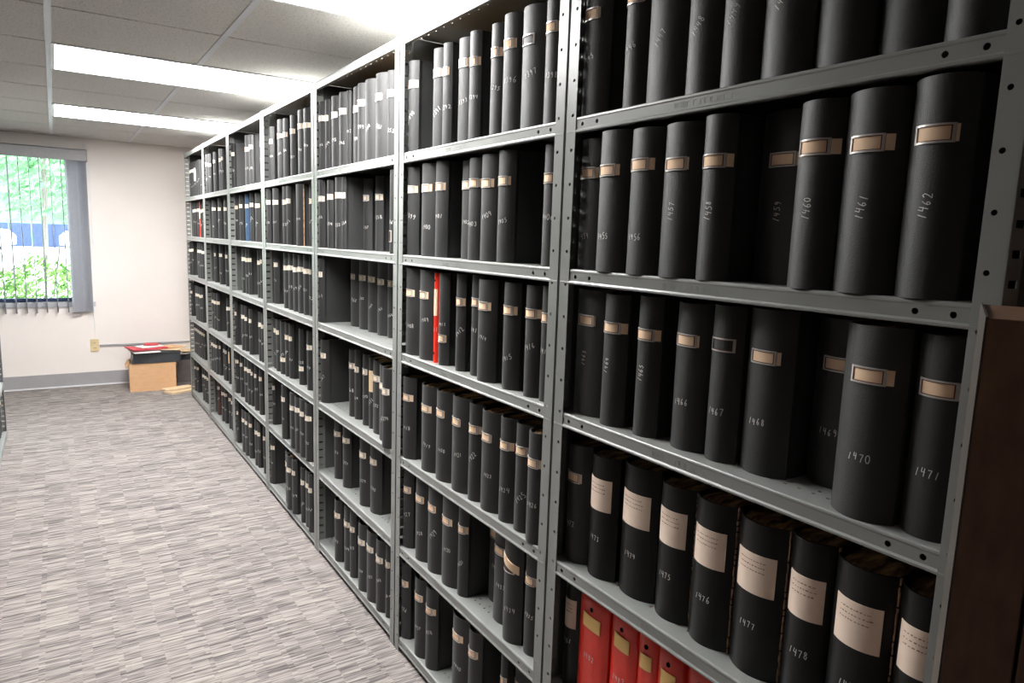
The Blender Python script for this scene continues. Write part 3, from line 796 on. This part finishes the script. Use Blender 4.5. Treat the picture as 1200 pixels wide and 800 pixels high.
for line in BOOKS.strip().split('\n'):
    k, v = line.split('|'); b, r_ = map(int, k.split())
    rows[(b, r_)] = [(float(p[0]), float(p[1]), float(p[2]), p[3]) for p in (q.split(',') for q in v.split(';'))]
START = {(7, 1): 1445, (7, 2): 1454, (7, 3): 1463, (7, 4): 1472, (7, 5): 1481, (6, 1): 1390, (6, 2): 1399, (6, 3): 1408, (6, 4): 1418, (6, 5): 1427, (6, 6): 1436}
nx_ = 1390
for b in range(5, 0, -1):
    for r_ in range(6, 0, -1):
        nx_ -= len(rows[(b, r_)]); START[(b, r_)] = nx_
for (b, r_), items in rows.items():
    for i, (y, w, s, ty) in enumerate(items):
        rr = random.Random(b * 1000 + r_ * 100 + i)
        num = START[(b, r_)] + i
        h = .288 + rr.uniform(-.003, .006); L = min(rr.uniform(.285, .30), .370 - s)
        z = ZS[r_]
        pos = ORD[i] if i == 0 else ORD[i] + ' from left'
        kind = {'RB': 'red vinyl binder', 'R': 'thin red book', 'B': 'blue spined book', 'br': 'brown book', 'p': 'black binder with big paper label', 'pt': 'worn black binder with big paper label'}.get(ty, 'black ledger book')
        if b >= 6 or (b == 5 and r_ > 4): lab = '%s marked %d, %s on the %s, %s' % (kind, num, pos, SHELF[r_], BAY[b].replace(' at far right', ''))
        else: lab = '%s, %s on the %s, %s' % (kind, pos, SHELF[r_], BAY[b])
        if len(lab.replace(',', '').split()) > 16: lab = lab.replace(' on the ', ' ').replace('with big paper label', 'with paper label')
        name = 'red_binder' if ty == 'RB' else 'ledger_book'
        grp = 'red binders on the fifth shelf' if ty == 'RB' else 'ledger books on the long row of shelves'
        t = thing(name, lab, 'binder' if ty == 'RB' else 'book', (A + s, y, z), (0, 0, math.radians(rr.uniform(-.25, .25))), grp)
        if ty == 'RB': make_red_binder(t, w - .002, .272, .28, num, rr)
        else: make_book(t, w - .001, ty, h, L, num, r_, b, rr)
# black books of the unit cut off at the left edge
for r_ in range(2, 7):
    y = 5.92 - .012
    for i in range(5):
        rr = random.Random(9000 + r_ * 10 + i); w = rr.uniform(.055, .085)
        t = thing('ledger_book', 'black ledger book in the left unit, %s from window on the %s' % (['nearest', 'second', 'third', 'fourth', 'fifth'][i], SHELF[r_]), 'book', (-.355 - .04, y - w / 2, ZS[r_]), (0, 0, PI), 'ledger books in the left unit')
        make_book(t, w - .001, 'f', .288, .29, None, r_, 1, rr); y -= w + .003

# ------------------------------------------------------------------ brown cabinet at the right edge, in front of the shelves
d1 = Vector((.914, .407, 0)).normalized()
ang = math.atan2(d1.y, d1.x)
t = thing('wood_cabinet', 'dark brown wood laminate cabinet cut off at the lower right corner', 'cabinet', (.651, .269, 0), (0, 0, ang))
# local x = away from the viewer, local y = to the left; the front left corner is the origin
bm = bmesh.new(); box(bm, .018, .232, -.60, -.0015, 0, 1.447, bevel=.001); obj('body', bm, M['wood'], t)
bm = bmesh.new(); box(bm, .0, .232, -.0015, .0, 0, 1.45); obj('edge_strip', bm, M['edge'], t)
for k, (a, b_) in enumerate(((-.052, -.0015), (-.32, -.055), (-.598, -.323))):
    bm = bmesh.new(); box(bm, 0, .0175, a, b_, .0 if k == 0 else .05, 1.449, bevel=.0012); obj('stile' if k == 0 else 'door', bm, M['wood'], t)

# ------------------------------------------------------------------ things on the floor by the far wall
t = thing('cardboard_box', 'plain brown cardboard box on the carpet against the far wall', 'box', (.512, 7.14, 0), (0, 0, math.radians(-3)))
bm = bmesh.new(); bw, bd, bh = .385, .30, .262
box(bm, 0, bw, 0, .004, 0, bh); box(bm, 0, bw, bd - .004, bd, 0, bh); box(bm, 0, .004, .004, bd - .004, 0, bh); box(bm, bw - .004, bw, .004, bd - .004, 0, bh); box(bm, .004, bw - .004, .004, bd - .004, 0, .005)
obj('box_body', bm, M['board'], t)
for (loc, rot, sz) in (((0, .02, bh), (0, math.radians(128), 0), (.05, bd - .04)), ((bw, bd - .02, bh), (0, math.radians(118), PI), (.035, bd - .04))):
    bm = bmesh.new(); box(bm, 0, sz[0], 0, sz[1], 0, .004); obj('flap', bm, M['board'], t, None, loc, rot)
t = thing('document_tray', 'charcoal plastic tray lying on top of the cardboard box', 'tray', (.535, 7.13, .264), (0, math.radians(0), math.radians(-2)))
bm = bmesh.new()
box(bm, .0, .40, 0, .30, 0, .006); extrude_poly(bm, [(0, 0), (.006, 0), (.022, .092), (.016, .092)], 0, .30, axis='y'); box(bm, .395, .405, 0, .30, 0, .085)
box(bm, .012, .40, -.002, .006, 0, .088, bevel=.002); box(bm, .012, .40, .294, .30, 0, .088)
obj('tray_body', bm, M['blackplastic'], t)
bm = bmesh.new(); box(bm, -.004, .41, -.01, .31, .090, .0985, bevel=.003); obj('tray_lid', bm, M['blackplastic'], t)

def paper(name, label, cat, loc, size, rz, mt, th=.003, tilt=(0, 0), curl=.0015):
    bm = bmesh.new(); nx, ny = 8, 6; g = []
    for i in range(nx + 1):
        g.append([])
        for j in range(ny + 1):
            x = size[0] * (i / nx - .5); y = size[1] * (j / ny - .5)
            z = curl * (abs(2 * i / nx - 1) ** 2) * abs(noise.noise(Vector((i * .4, j * .3, loc[0] * 9)))) * 2
            g[-1].append(bm.verts.new((x, y, z)))
    for i in range(nx):
        for j in range(ny): bm.faces.new((g[i][j], g[i + 1][j], g[i + 1][j + 1], g[i][j + 1]))
    bmesh.ops.recalc_face_normals(bm, faces=bm.faces)
    r_ = bmesh.ops.solidify(bm, geom=bm.faces[:], thickness=-th)
    lo = min(v.co.z for v in bm.verts)
    for v in bm.verts: v.co.z -= lo
    return tag(obj(name, bm, mt, None, 40, loc, (tilt[0], tilt[1], math.radians(rz))), label, cat, 'loose papers by the far wall')
zb = .268 + .0985
paper('paper_sheet', 'white paper lying lowest at the left on the charcoal tray', 'paper', (.645, 7.22, zb), (.22, .28, 0), 8, M['sheet'], .005)
paper('folder', 'tan envelope lying at the right on the charcoal tray', 'folder', (.885, 7.25, zb + .008), (.20, .24, 0), -24, M['tan'], .007)
paper('folder', 'large red folder on the papers on the tray', 'folder', (.67, 7.26, zb + .020), (.30, .25, 0), 14, M['redpaper'], .009)
paper('paper_sheet', 'white sheet lying across the large red folder', 'paper', (.69, 7.27, zb + .033), (.20, .17, 0), 24, M['sheet'], .004)
paper('folder', 'small red folder on top of the paper pile', 'folder', (.72, 7.33, zb + .041), (.12, .12, 0), -10, M['redpaper'], .008)
paper('folder', 'tan folder at the far right of the tray', 'folder', (.885, 7.27, zb + .020), (.13, .16, 0), 30, M['board'], .006)
bm = bmesh.new(); box(bm, 0, .19, 0, .13, 0, .27, bevel=.004); box(bm, -.006, .196, -.006, .136, .22, .282, mi=1, bevel=.004)
tag(obj('file_box', bm, [M['greybox'], M['blackplastic']], loc=(.955, 7.455, 0)), 'grey file box behind the cardboard box, beside the shelves', 'box')
paper('paper_sheet', 'pale papers on top of the grey file box', 'paper', (1.03, 7.50, .284), (.20, .15, 0), 12, M['sheet'], .010)
paper('folder', 'tan folder on the papers over the grey file box', 'folder', (1.06, 7.49, .304), (.20, .16, 0), -20, M['tan'], .010)
paper('folder', 'manila folder on the carpet, the one lying in front', 'folder', (.935, 7.00, .0), (.30, .12, 0), 26, M['tan'], .016, curl=.002)
paper('folder', 'manila folder on the carpet, the one nearer the box', 'folder', (.90, 7.05, .021), (.26, .11, 0), 20, M['tan'], .010, curl=.002)

# ------------------------------------------------------------------ outside the window
GZ = .25
bm = bmesh.new(); box(bm, -45, 45, 7.85, 48, GZ - .2, GZ); o = struct('ground', bm, M['asphalt'], label='pale paved car park outside')
bm = bmesh.new()
n = 30; g = []
for i in range(n + 1):
    x = -60 + 120 * i / n
    g.append([bm.verts.new((x, 47.5 + 45 * j / 14, GZ + .05 + 17 * (j / 14) ** 1.1 + 1.3 * noise.noise(Vector((x * .1, j * .4, 0))) * min(1, j / 2))) for j in range(15)])
for i in range(n):
    for j in range(14): bm.faces.new((g[i][j], g[i + 1][j], g[i + 1][j + 1], g[i][j + 1]))
bmesh.ops.recalc_face_normals(bm, faces=bm.faces); struct('hillside', bm, M['grass'], label='grassy bank beyond the car park', smooth=60)
t = thing('fence', 'blue grey fence along the far side of the car park', 'fence', (0, 46, GZ))
bm = bmesh.new()
for k in range(60):
    box(bm, -30 + k, -30 + k + .96, -.03, .03, .05, 1.30, bevel=.01)
obj('fence_panel', bm, M['fence'], t)
bm = bmesh.new()
for k in range(0, 61, 3): box(bm, -30 + k - .06, -30 + k + .02, -.06, .06, 0, 1.38)
obj('fence_posts', bm, M['fence'], t)

def leaves(n, fn, size, seed):
    rr = random.Random(seed); bm = bmesh.new()
    for _ in range(n):
        p = Vector(fn(rr)); a = Vector((rr.gauss(0, 1), rr.gauss(0, 1), rr.gauss(0, 1))).normalized(); b_ = a.orthogonal().normalized()
        s = size * rr.uniform(.6, 1.3)
        c = a.cross(b_)
        vs = [bm.verts.new(p + s * q) for q in (-b_, -.15 * b_ + .42 * c + .1 * a, b_, -.15 * b_ - .42 * c + .1 * a)]
        bm.faces.new((vs[0], vs[1], vs[2])); bm.faces.new((vs[0], vs[2], vs[3]))
    return bm
for k in range(6):
    cx = -1.95 + .46 * k; cy = (8.55, 9.45)[k % 2]
    t = thing('shrub', 'leafy green shrub right outside the window, ' + ['first', 'second', 'third', 'fourth', 'fifth', 'rightmost'][k] + (' from the left' if k < 5 else ' one'), 'shrub', (cx, cy, GZ), group='shrubs outside the window')
    hh = [.84, .80, .84, .76, .88, .86][k]
    def fn(rr, hh=hh):
        th = rr.uniform(0, 2 * PI); ph = math.acos(rr.uniform(-1, 1)); q = rr.uniform(.6, 1.0) ** .5
        x, y, z = math.sin(ph) * math.cos(th), math.sin(ph) * math.sin(th), math.cos(ph)
        q *= 1 + .22 * noise.noise(Vector((x * 2.5, y * 2.5, z * 2.5 + cx)))
        return (x * .40 * q, y * .34 * q, hh * .52 + z * hh * .52 * q)
    obj('foliage', leaves(1500, fn, .032, 50 + k), M['leaf'], t)
    bm = bmesh.new(); rr = random.Random(k)
    for _ in range(7):
        a = rr.uniform(0, 6.28); q = rr.uniform(.05, .2)
        tube(bm, [(0, 0, 0), (math.cos(a) * q * .4, math.sin(a) * q * .4, hh * .5), (math.cos(a) * q, math.sin(a) * q, hh * rr.uniform(.95, 1.25))], .005, 5)
    obj('stems', bm, M['bark'], t)
for k, (x, y, hh) in enumerate(((-.30, 30, 9.5), (-9.5, 50, 10), (2.6, 52, 11), (-4.5, 56, 10), (8, 55, 10))):
    t = thing('tree', 'pale green tree beyond the window, ' + ['nearest trunk in the middle of the view', 'leftmost on the bank', 'on the bank right of the trunk', 'on the bank behind the nearest', 'rightmost on the bank'][k], 'tree', (x, y, GZ if y < 46 else GZ + .05 + 17 * ((y - 47.5) / 45) ** 1.1 - .4), group='trees beyond the car park')
    bm = bmesh.new(); tube(bm, [(0, 0, 0), (.1, 0, hh * .3), (0, .1, hh * .6), (.1, 0, hh * .85)], .09, 8); tube(bm, [(.05, 0, hh * .35), (.9, .2, hh * .6)], .09, 6); tube(bm, [(.05, 0, hh * .4), (-.9, -.2, hh * .65)], .08, 6)
    obj('trunk', bm, M['bark'], t)
    def fn(rr, hh=hh):
        c = random.Random(int(rr.uniform(0, 14)) + k * 20); ox, oy, oz = c.uniform(-1.6, 1.6), c.uniform(-1.6, 1.6), c.uniform(.20, .75) * hh
        d = Vector((rr.gauss(0, 1), rr.gauss(0, 1), rr.gauss(0, 1))).normalized() * rr.uniform(.7, 1.25)
        return (ox + d.x, oy + d.y, oz + d.z)
    obj('crown', leaves(2600, fn, .17, 90 + k), M['leaf2'], t)

def car(label, loc, rz, mt):
    """car along local x, 4.5 m long"""
    t = thing('car', label, 'car', loc, (0, 0, rz), 'parked cars')
    bm = bmesh.new()
    side = [(-2.2, .45), (-2.25, .85), (-2.1, 1.05), (-1.75, 1.5), (-1.3, 1.66), (.35, 1.66), (1.05, 1.12), (2.0, .98), (2.25, .75), (2.25, .4), (1.85, .32), (-1.9, .32)]
    extrude_poly(bm, side, -.88, .88, axis='y')
    es = [e for e in bm.edges if abs(e.verts[0].co.y - e.verts[1].co.y) < .01]
    bmesh.ops.bevel(bm, geom=es, offset=.09, segments=3, affect='EDGES')
    obj('car_body', bm, mt, t, 40)
    bm = bmesh.new()
    for s in (-1, 1):
        extrude_poly(bm, [(-1.95, 1.08), (-1.62, 1.5), (-1.25, 1.56), (-.55, 1.56), (-.55, 1.08)], s * .87, s * .895, axis='y')
        extrude_poly(bm, [(-.45, 1.08), (-.45, 1.56), (.28, 1.56), (.82, 1.12)], s * .87, s * .895, axis='y')
    obj('side_windows', bm, M['carglass'], t)
    for x in (-1.4, 1.4):
        for s in (-1, 1):
            bm = bmesh.new(); bmesh.ops.create_cone(bm, cap_ends=True, segments=24, radius1=.34, radius2=.34, depth=.22)
            w_ = obj('wheel', bm, M['tyre'], t, 40, (x, s * .80, .34), (PI / 2, 0, 0))
            bm = bmesh.new(); bmesh.ops.create_cone(bm, cap_ends=True, segments=16, radius1=.2, radius2=.17, depth=.03)
            obj('hubcap', bm, M['blackplastic'], w_, 40, (0, 0, -s * .12))
car('white car parked outside, seen at the left of the window', (-3.62, 36, GZ), 0, M['carpaint'])
car('pale car half hidden at the right edge of the window view', (2.42, 37, GZ), PI, M['carpaint'])
